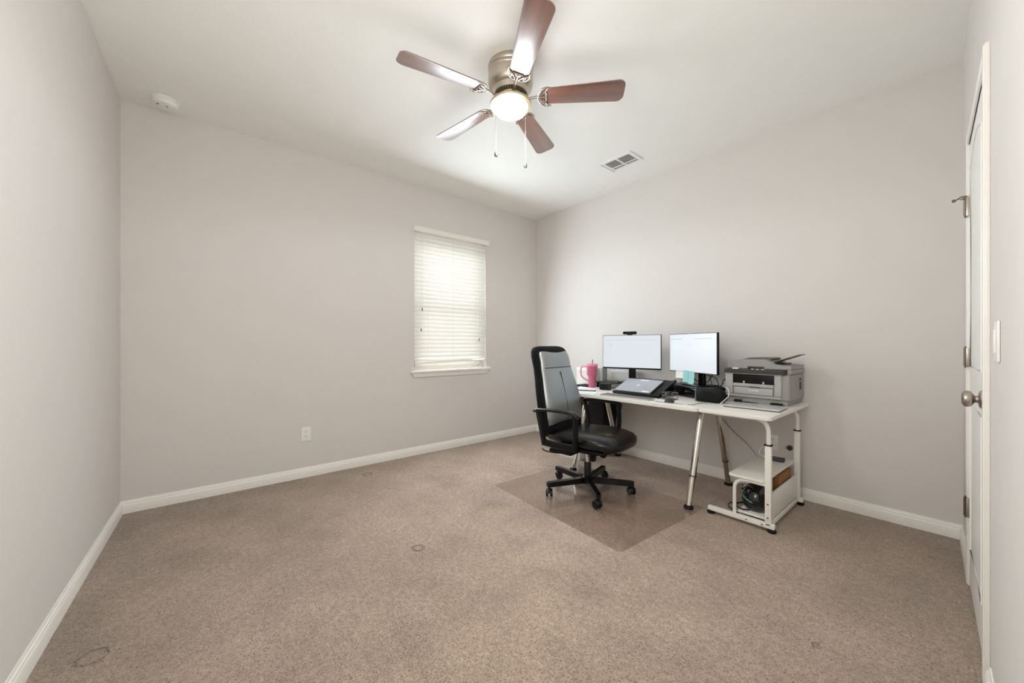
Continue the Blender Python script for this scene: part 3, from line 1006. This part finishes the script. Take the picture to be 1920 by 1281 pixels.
# ------------------------------------------------------------------ monitors
def monitor(x, y, rz, label, base_z, chin, stand_off, foot, side):
    zc = 1.049
    t = thing('computer_monitor', label, 'monitor', (x, y, base_z), rz, 'computer monitors on the desk')
    z0, z1 = zc - .16 - base_z, zc + .16 - base_z
    MB().box(-.27, .27, -.006, .014, z0, z1, .003).build('monitor_body', 'black_plastic', t)
    MB().box(-.12, .12, .012, .040, z0 + .06, z1 - .06, .008).build('back_housing', 'black_plastic', t)
    s = MB().box(-.2655, .2655, -.0072, -.0055, z0 + chin, z1 - .004).build('screen', 'screen', t)
    yz = -.0076
    if side == 'left':
        MB().box(-.23, .25, yz, -.0072, z1 - .050, z1 - .048).build('screen_line', 'screen_bar', s)
        MB().box(-.20, -.17, yz, -.0072, z1 - .085, z1 - .082).build('screen_line', 'screen_bar', s)
        MB().box(-.20, -.175, yz, -.0072, z1 - .105, z1 - .102).build('screen_line', 'screen_bar', s)
    else:
        MB().box(-.255, -.11, yz, -.0072, z1 - .047, z1 - .041).build('screen_line', 'screen_bar', s)
        MB().box(.02, .225, yz, -.0072, z1 - .047, z1 - .041).build('screen_line', 'screen_bar', s)
        MB().box(-.04, .01, yz, -.0072, z1 - .096, z1 - .094).build('screen_line', 'screen_bar', s)
        MB().box(-.095, -.090, yz, -.0072, z0 + .115, z0 + .120).build('screen_line', 'screen_bar', s)
    nk = MB()
    nk.box(-.032 + stand_off, .032 + stand_off, .038, .060, .010, z0 + .12, .006)
    nk.build('monitor_neck', 'black_plastic', t)
    MB().prism(rrect(-foot + stand_off, foot + stand_off, -.07, .13, .02), .0005, .011, .003).build('monitor_base', 'black_gloss', t)
    return t


RISER = .763
ml = monitor(1.565, -.262, .292, 'left monitor with a webcam clipped on its top edge', RISER, .014, .0, .11, 'left')
mr_ = monitor(2.137, -.274, -.447, 'right monitor with teal and white notes stuck below its screen', .789, .006, .055, .10, 'right')

wc = thing('webcam', 'small black bar webcam sitting on top of the left monitor', 'webcam', (1.555, -.262, 1.2100), .292)
MB().box(-.062, .062, -.022, .012, .004, .032, .010, seg=3).build('webcam_body', 'black_plastic', wc)
MB().lathe([(.010, 0), (.010, .002), (.007, .003), (0, .003)], 18, Mx=Matrix.Translation((0, -.022, .018)) @ Matrix.Rotation(PI / 2, 4, 'X')).build('webcam_lens', 'black_gloss', wc)
MB().box(-.022, .022, -.016, .008, -.0005, .006, .001).build('webcam_clip', 'black_plastic', wc)

# notes hang from the right monitor's lower edge
RM = Matrix.Translation((2.137, -.274, 0)) @ Matrix.Rotation(-.447, 4, 'Z')


def note(name, label, x0, x1, z0, z1, m, dy=0.0, curl=.004, group=None):
    b = MB()
    rg = []
    for k in range(7):
        z = z1 + (z0 - z1) * k / 6
        c = curl * (k / 6) ** 2
        rg.append([(x0, -.0085 - dy - c, z), (x1, -.0085 - dy - c, z), (x1, -.0082 - dy - c, z), (x0, -.0082 - dy - c, z)])
    b.loft(rg)
    o = b.build(name, m)
    o.matrix_world = RM
    return tag(o, label, 'note', group)


note('sticky_note', 'white paper note hanging left of the teal notes under right monitor', -.185, -.095, .835, .893, 'note_white', 0.0)
note('sticky_note', 'left teal sticky note on the lower edge of right monitor', -.095, -.032, .805, .905, 'teal', .0006, .008)
note('sticky_note', 'right teal sticky note on the lower edge of right monitor', -.028, .038, .800, .902, 'teal', .0006, .010)

# ------------------------------------------------------------------ risers
r1 = thing('monitor_riser', 'thin black monitor riser under the left monitor', 'riser', (1.475, -.25, DT), .2)
MB().box(-.235, .20, -.11, .10, .050, .0625, .003).build('riser_top', 'dark_grey', r1)
for x in (-.215, .03, .18):
    MB().box(x - .012, x + .012, -.10, .09, .0005, .051, .002).build('riser_leg', 'black_plastic', r1)
r2 = thing('monitor_riser', 'black monitor riser under the right monitor', 'riser', (2.155, -.255, DT), -.447)
MB().box(-.215, .215, -.125, .135, .076, .0885, .003).build('riser_top', 'dark_grey', r2)
for x in (-.195, .195):
    MB().box(x - .012, x + .012, -.12, .12, .0005, .077, .002).build('riser_leg', 'black_plastic', r2)
MB().box(-.183, .183, -.118, .10, .002, .072, .003).build('riser_drawer', 'black_gloss', r2)

# ------------------------------------------------------------------ things on the desk
o = thing('desk_speaker', 'small dark grey box speaker between the tumbler and laptop stand', 'speaker', (1.435, -.475, DT), .35)
MB().box(-.048, .048, -.035, .035, .0005, .062, .006).build('speaker_cabinet', 'dark_grey', o)
MB().box(-.042, .042, -.0365, -.0345, .006, .056, .001).build('speaker_grille', 'black_plastic', o)

tb = thing('tumbler', 'tall pink handled tumbler with a straw, standing on papers', 'tumbler', (1.266, -.455, DT + .0065))
MB().lathe([(.030, .0), (.034, .003), (.036, .10), (.040, .110), (.049, .120), (.052, .20), (.052, .212)], 36).build('cup', 'pink', tb)
MB().lathe([(.053, .205), (.054, .209), (.054, .222), (.048, .228), (.012, .229), (0, .229)], 36).build('lid', 'pink_light', tb)
b = MB()
b.tube([(-.046, -.02, .200), (-.085, -.038, .198), (-.100, -.044, .185), (-.100, -.044, .120), (-.085, -.037, .092), (-.050, -.02, .070), (-.034, -.015, .062)], .009, 10, smooth=5, flat=.8)
b.build('handle', 'pink_light', tb)
MB().tube([(.004, 0, .225), (.006, 0, .268)], .0045, 10).build('straw', 'straw', tb)

wbx = thing('storage_box', 'white flat-sided box at the back left of the desk', 'box', (1.07, -.21, DT), .05)
MB().box(-.12, .115, -.10, .10, .0005, .176, .003).build('box_body', 'card', wbx)
MB().box(-.122, .117, -.102, .102, .150, .182, .002).build('box_lid', 'paper', wbx)
wb2 = thing('storage_box', 'white low box behind the left monitor neck', 'box', (1.37, -.07, DT), .0)
MB().box(-.13, .13, -.045, .045, .0005, .150, .003).build('box_body', 'card', wb2)
MB().box(-.132, .132, -.047, .047, .135, .158, .002).build('box_lid', 'paper', wb2)
gc = tag(MB().box(1.275, 1.305, -.345, -.27, .7625, .885, .002).build('card_holder', 'grey_clear'), 'smoky grey upright holder between tumbler and left monitor', 'holder')

nb = MB().box(1.085, 1.225, -.47, -.34, DT + .0005, DT + .022, .003).build('notebook', 'bin')
tag(nb, 'black notebook lying left of the pink tumbler', 'notebook')
for i, (x, y, a, sx, sy, lab) in enumerate(((1.33, -.60, .15, .215, .28, 'lowest loose sheet of paper under the tumbler'), (1.30, -.57, -.12, .215, .28, 'middle loose sheet of paper under the tumbler'), (1.27, -.54, .42, .20, .26, 'topmost loose sheet of paper under the tumbler'))):
    o = MB().prism(rrect(-sx / 2, sx / 2, -sy / 2, sy / 2, .002, 1), .0, .0018).build('paper_sheet', 'paper')
    o.location = (x, y, DT + .0005 + i * .0021); o.rotation_euler = (0, 0, a)
    tag(o, lab, 'paper', 'papers on the left of the desk')
o = MB().tube([(1.33, -.735, DT + .009), (1.475, -.665, DT + .0095)], .0042, 8).build('pen', 'dark_grey')
tag(o, 'dark pen lying on papers at the desk front', 'pen')
for i, (x, y, a, lab) in enumerate(((1.49, -.745, .5, 'small white paper slip left of the keyboard'), (1.52, -.80, .1, 'small white paper slip near the desk front edge'))):
    o = MB().prism(rrect(-.05, .05, -.035, .035, .002, 1), 0, .001).build('paper_slip', 'paper')
    o.location = (x, y, DT + .0005 + .0012 * i); o.rotation_euler = (0, 0, a)
    tag(o, lab, 'paper')

kb = thing('keyboard', 'slim white keyboard with grey keys in front of the laptop stand', 'keyboard', (1.845, -.765, DT), .04)
MB().prism(rrect(-.215, .215, -.058, .058, .008), .001, .010, .002).build('keyboard_body', 'silver_light', kb)
b = MB()
for r in range(5):
    for c in range(18):
        x = -.205 + c * .0229
        b.box(x, x + .0205, -.050 + r * .0205, -.032 + r * .0205, .0095, .0135, .0015, seg=1)
b.build('keys', 'key', kb)

ms = thing('computer_mouse', 'small dark grey mouse right of the keyboard', 'mouse', (2.185, -.735, DT), 1.9)
rg = []
for x, w_, h_ in ((-.050, .010, .006), (-.046, .022, .016), (-.030, .030, .028), (-.005, .033, .034), (.020, .031, .028), (.040, .025, .017), (.049, .012, .008)):
    rg.append([(x, y, max(.0012, h_ * .0 + z + .0012)) for y, z in [(w_ * math.cos(t), h_ * max(0, math.sin(t))) for t in [2 * PI * i / 20 for i in range(20)]]])
MB().loft(rg).build('mouse_shell', 'dark_grey', ms, smooth=60)
MB().lathe([(.007, 0), (.007, .006)], 12, Mx=Matrix.Translation((.026, .003, .027)) @ Matrix.Rotation(PI / 2, 4, 'X')).build('scroll_wheel', 'black_plastic', ms)

# laptop stand with the silver laptop on it
LA = -.015
ls = thing('laptop_stand', 'black sloping laptop stand on the desk holding a silver laptop', 'laptop stand', (1.80, -.49, DT), LA)
tilt = math.radians(22)
TM = Matrix.Translation((0, -.130, .014)) @ Matrix.Rotation(tilt, 4, 'X')
b = MB()
b.box(-.175, .250, .0, .285, -.008, .0, .003, Mx=TM)
b.box(.232, .250, -.012, .285, -.012, .012, .003, Mx=TM)
b.box(-.175, .250, -.014, .0, -.008, .014, .003, Mx=TM)
b.build('stand_tray', 'black_plastic', ls)
b = MB()
b.box(-.16, .24, -.10, .14, .001, .008, .003)
b.box(-.16, -.13, .095, .125, .010, .088, .003)
b.box(.20, .23, .095, .125, .010, .088, .003)
b.build('stand_base', 'black_metal', ls)
lp = thing('laptop', 'closed silver laptop lying tilted on the black laptop stand', 'laptop', (1.80, -.49, DT), LA)
MB().box(-.168, .165, .006, .236, .0008, .011, .003, Mx=TM).build('laptop_base', 'dark_grey', lp)
MB().box(-.168, .165, .006, .236, .0115, .018, .003, Mx=TM).build('laptop_lid', 'silver', lp)
b = MB()
b.lathe([(.014, .018), (.014, .0184)], 24, (0, .12, 0), Mx=TM)
b.build('lid_logo', 'logo', lp)
MB().box(.085, .145, .015, .035, .018, .0184, Mx=TM).build('lid_sticker', 'paper', lp)
MB().box(-.035, .045, .208, .226, .018, .0184, Mx=TM).build('lid_sticker', 'paper', lp)

# metal mesh tray and black fabric speaker to the right
mt_ = thing('desk_tray', 'small grey wire tray between laptop stand and right riser', 'tray', (2.115, -.60, DT), -.2)
b = MB()
for z in (.004, .030, .052):
    b.tube([(x, y, z) for x, y in rrect(-.045, .05, -.035, .04, .012)], .0022, 6, closed=True)
for x, y in ((-.04, -.03), (.045, -.03), (-.04, .035), (.045, .035), (0, -.035), (0, .04)):
    b.tube([(x, y, .002), (x, y, .052)], .0018, 6)
b.build('wire_frame', 'mid_grey', mt_)
MB().box(-.040, .045, -.030, .035, .001, .003).build('tray_floor', 'dark_grey', mt_)

sp = thing('fabric_speaker', 'large black rounded speaker in front of the right monitor', 'speaker', (2.383, -.515, DT), -.10)
rg = []
for x, h_, d_ in ((-.092, .094, .036), (-.088, .100, .040), (-.02, .100, .042), (.05, .098, .042), (.075, .090, .038), (.092, .070, .030), (.100, .045, .018)):
    rg.append([(x, y, z + .0505) for y, z in sup(d_, h_ / 2, 24, 4)])
MB().loft(rg).build('speaker_body', 'bin', sp, smooth=50)
MB().box(-.098, -.090, -.040, .040, .002, .098, .002).build('end_cap', 'mid_grey', sp)


def cable(pts, r, m, label):
    o = MB().tube(pts, r, 8, smooth=6).build('cable', m)
    return tag(o, label, 'cable')


zt = DT + .0045
cable([(2.02, -.74, zt), (2.10, -.79, zt), (2.20, -.80, zt), (2.30, -.79, zt), (2.36, -.74, zt), (2.36, -.66, zt), (2.39, -.60, zt)], .0018, 'mid_grey', 'thin grey cable looping along the desk front by the mouse')
cable([(2.11, -.77, zt), (2.12, -.825, zt), (2.22, -.838, zt), (2.30, -.82, zt), (2.345, -.78, zt + .004)], .0015, 'white_plastic', 'thin pale cable curled at the desk front edge')
cable([(2.46, -.50, zt), (2.47, -.58, DT + .006), (2.505, -.53, DT + .06), (2.48, -.47, DT + .10), (2.44, -.43, DT + .11)], .0024, 'white_plastic', 'white cable arching beside the black speaker')
cable([(2.25, -.22, .86), (2.30, -.30, .82), (2.32, -.35, .80), (2.35, -.38, .79), (2.38, -.40, zt), (2.42, -.36, zt)], .0032, 'black_plastic', 'black cable dropping from the right monitor neck')
cable([(2.22, -.20, .87), (2.32, -.28, .86), (2.38, -.36, .80), (2.40, -.42, .805), (2.44, -.38, zt)], .0032, 'black_plastic', 'black cable arching from the right monitor to the speaker')
cable([(2.10, -.205, .86), (2.13, -.20, .826), (2.18, -.20, .806), (2.23, -.20, .82), (2.265, -.20, .875)], .0035, 'black_plastic', 'black cable hanging in a loop below the teal notes')
cable([(2.40, -.34, zt), (2.405, -.40, .78), (2.41, -.38, .84), (2.405, -.33, .86), (2.395, -.30, .845)], .003, 'black_plastic', 'black cable standing up beside the printer')
cable([(2.40, -.43, .80), (2.43, -.44, .83), (2.42, -.40, .835), (2.405, -.42, .79), (2.43, -.45, .76), (2.445, -.47, .715), (2.46, -.46, zt)], .0025, 'black_plastic', 'coiled black cable behind the black speaker')

# ------------------------------------------------------------------ printer
pr = thing('printer', 'grey multifunction laser printer with raised paper feed on side table', 'printer', (2.622, -.20, DT + .002), 0.0)
b = MB()
b.box(-.182, .182, -.155, .165, .0005, .040, .008)
b.box(-.190, .196, -.165, .168, .034, .214, .014, seg=3)
b.build('printer_body', 'printer', pr)
MB().prism([(x, y) for x, y in rrect(-.192, .150, -.172, -.150, .004)], .045, .060, .002).build('paper_drawer_line', 'printer_light', pr)
b = MB()
b.box(-.196, .152, -.176, -.160, .205, .222, .004)
b.box(-.196, -.145, -.176, -.160, .062, .210, .006)
b.box(.110, .152, -.176, -.160, .062, .210, .006)
b.build('front_frame', 'printer_light', pr)
MB().box(-.146, .111, -.168, -.163, .135, .206, .001).build('output_slot', 'black_plastic', pr)
ot = MB().box(-.143, .108, -.178, -.160, .118, .140, .003).build('output_tray', 'printer_light', pr)
b = MB()
for x in (-.075, .045):
    b.box(x - .006, x + .006, -.170, -.162, .140, .158, .001)
b.build('paper_guides', 'printer_light', ot)
dr = MB().box(-.138, .103, -.178, -.160, .064, .113, .004).build('front_drawer', 'printer_light', pr)
MB().box(-.040, .030, -.180, -.170, .114, .121, .001).build('drawer_grip', 'printer_panel', dr)
text('brand_lettering', 'brother', .020, 'paper', dr, (-.010, -.1784, .094), (PI / 2, 0, 0))
# control panel slopes at the front
b = MB()
b.loft([[(-.198, -.188, .212), (-.196, -.120, .212), (-.196, -.120, .256), (-.198, -.188, .236)],
        [(.165, -.188, .212), (.190, -.120, .212), (.190, -.120, .256), (.165, -.188, .236)]])
cp = b.build('control_panel', 'printer_panel', pr, smooth=20)
CPM = Matrix.Translation((0, -.156, .2455)) @ Matrix.Rotation(math.atan2(.020, .068), 4, 'X')
b = MB()
b.box(-.150, -.112, -.020, .014, .0005, .002, .0005, Mx=CPM)
for x in (-.02, .01, .04):
    b.box(x - .010, x + .010, -.016, -.008, .0005, .002, .0005, Mx=CPM)
b.box(-.038, -.028, .004, .010, .0005, .002, .0005, Mx=CPM)
b.build('buttons', 'paper', cp)
b = MB()
b.prism([(-.190, -.150), (.200, -.150), (.200, .168), (-.190, .168)], .214, .246, .004)
b.build('scanner_bed', 'printer', pr)
# lid with feeder: high on the left, falls to the right
sec = [(-.190, .246), (-.190, .300), (-.100, .310), (.055, .312), (.105, .280), (.200, .272), (.200, .248)]
b = MB()
b.loft([[(x, -.152, z) for x, z in sec], [(x, .165, z) for x, z in sec]])
b.build('scanner_lid', 'printer', pr, smooth=20)
MB().box(-.055, .045, -.160, -.146, .246, .262, .003).build('lid_grip', 'printer_panel', pr)
b = MB()
b.loft([[(x, -.10, z) for x, z in ((-.12, .306), (-.06, .322), (.06, .325), (.075, .318), (.06, .300), (-.12, .300))], [(x, .12, z) for x, z in ((-.12, .306), (-.06, .322), (.06, .325), (.075, .318), (.06, .300), (-.12, .300))]])
b.build('feeder_cover', 'mid_grey', pr, smooth=30)
b = MB()
b.loft([[(.070, -.09, .286), (.070, .10, .286), (.070, .10, .292), (.070, -.09, .292)], [(.225, -.07, .345), (.225, .08, .345), (.225, .08, .350), (.225, -.07, .350)]])
b.build('document_tray', 'mid_grey', pr, smooth=20)
MB().box(.056, .14, -.105, .11, .276, .286, .003, Mx=Matrix.Identity(4)).build('feeder_slot', 'black_plastic', pr)
b = MB()
b.box(.1955, .1975, .060, .105, .165, .180, .0005)
for k in range(6):
    b.box(.1955, .1975, .066 + k * .0058, .0695 + k * .0058, .100, .155)
b.build('side_vent', 'slot', pr)

# flat silver laptop and adapters in front of the printer
lp2 = thing('laptop', 'closed pale silver laptop lying flat in front of the printer', 'laptop', (2.672, -.548, DT + .002), .07)
MB().prism(rrect(-.158, .158, -.108, .108, .010), .001, .007, .0015).build('laptop_base', 'mid_grey', lp2)
MB().prism(rrect(-.158, .158, -.108, .108, .010), .0072, .014, .002).build('laptop_lid', 'silver_light', lp2)
MB().prism(rrect(-.020, .020, -.006, .006, .003), .014, .0144).build('lid_logo', 'logo_dark', lp2)
ad = thing('power_adapter', 'black power adapter on the left in front of the printer', 'adapter', (2.55, -.405, DT + .002), .05)
MB().box(-.050, -.005, -.018, .018, .0005, .026, .004).build('adapter_brick', 'black_plastic', ad)
MB().tube([(-.005, 0, .010), (.03, 0, .012), (.07, -.004, .010), (.10, -.008, .008)], .004, 8, smooth=4).build('adapter_cord', 'black_plastic', ad)
ad = thing('power_adapter', 'black charger with a cord at the printer\'s right front corner', 'adapter', (2.765, -.40, DT + .002), -.1)
MB().box(-.045, .020, -.018, .018, .0005, .024, .004).build('adapter_brick', 'black_plastic', ad)
MB().tube([(.020, 0, .012), (.045, -.02, .012), (.062, -.06, .006), (.060, -.10, .004), (.030, -.12, .004), (.028, -.085, .004)], .003, 8, smooth=5).build('adapter_cord', 'black_plastic', ad)

# ------------------------------------------------------------------ under the side table
hm = thing('helmet', 'glossy black helmet with teal trim on the side table\'s bottom shelf', 'helmet', (2.705, -.60, .0665), -.15)
rg = []
for k in range(13):
    t = k / 12
    z = .004 + .168 * t
    r = .080 * (math.sin(PI * (.22 + .78 * t)) ** .55 if t < 1 else 0) + .004
    rg.append([(x * 1.0, y * 1.22, z) for x, y in sup(r, r, 28, 2.2)])
MB().loft(rg).build('helmet_shell', 'helmet', hm, smooth=70)
b = MB()
b.tube([(-.066, -.048, .100), (-.052, -.074, .088), (-.020, -.094, .074), (.018, -.094, .060), (.046, -.078, .048)], [.003, .010, .009, .006, .002], 10, smooth=6, flat=.6)
b.build('helmet_trim', 'helmet_teal', hm)
b = MB()
b.tube([(-.088, .02, .10), (-.080, -.035, .135), (-.040, -.070, .155), (.010, -.080, .150)], .006, 8, smooth=6, flat=.5)
b.build('helmet_visor_edge', 'mid_grey', hm)
b = MB()
b.tube([(-.078, -.03, .02), (-.10, -.05, .006), (-.085, -.09, .004), (-.04, -.11, .005), (.0, -.10, .012)], .004, 8, smooth=6)
b.build('chin_strap', 'black_plastic', hm)
cable([(2.60, -.62, .004), (2.52, -.56, .004), (2.50, -.48, .004), (2.56, -.42, .006), (2.60, -.36, .006)], .004, 'black_plastic', 'black cord lying on the carpet left of the helmet')
tag(MB().box(2.66, 2.785, -.46, -.20, .0665, .262, .003).build('cardboard_box', 'brown_card'), 'brown cardboard box behind the helmet on the bottom shelf', 'box')
psd = thing('power_strip', 'dark flat adapter block on the side table\'s middle shelf', 'adapter', (2.70, -.235, .300), .15)
MB().box(-.055, .055, -.03, .03, .0005, .022, .005).build('strip_body', 'dark_grey', psd)
MB().tube([(-.055, 0, .012), (-.09, .02, .02), (-.10, .06, .04), (-.085, .12, .06)], .003, 8, smooth=5).build('strip_cord', 'white_plastic', psd)
ck = MB().lathe([(.018, 0), (.019, .012), (.014, .018), (0, .019)], 20, Mx=Matrix.Rotation(PI / 2, 4, 'X')).build('wall_knob', 'slot')
ck.location = (2.73, -.0005, .355)
tag(ck, 'round dark wall grommet right of the outlet behind the side table', 'grommet')
cable([(2.18, -.006, .58), (2.28, -.006, .48), (2.36, -.006, .40), (2.46, -.010, .32), (2.55, -.03, .20), (2.60, -.04, .03)], .0022, 'mid_grey', 'grey cable running down the wall behind the side table')

# ------------------------------------------------------------------ under the desk
bn = thing('waste_bin', 'black tall box-shaped bin against the wall under the desk', 'bin', (1.09, -.16, 0))
b = MB()
b.loft([[(x, y, .001) for x, y in rrect(-.13, .15, -.10, .10, .02)], [(x, y, .56) for x, y in rrect(-.155, .195, -.125, .125, .025)]])
b.build('bin_body', 'bin', bn)
MB().prism(rrect(-.16, .20, -.13, .13, .025), .555, .572, .004).build('bin_rim', 'black_plastic', bn)
wbf = thing('shoe_box', 'white low box on the carpet under the left of the desk', 'box', (1.06, -.47, 0), .0)
MB().box(-.19, .13, -.08, .08, .001, .085, .002).build('box_body', 'paper', wbf)
MB().box(-.193, .133, -.083, .083, .075, .105, .002).build('box_lid', 'paper', wbf)
o = MB().prism([(-.006, -.005), (.007, -.003), (.005, .006), (-.004, .004)], .001, .005, .001).build('paper_scrap', 'paper')
o.location = (1.453, -2.056, 0)
tag(o, 'tiny white scrap lying on the open carpet', 'scrap')
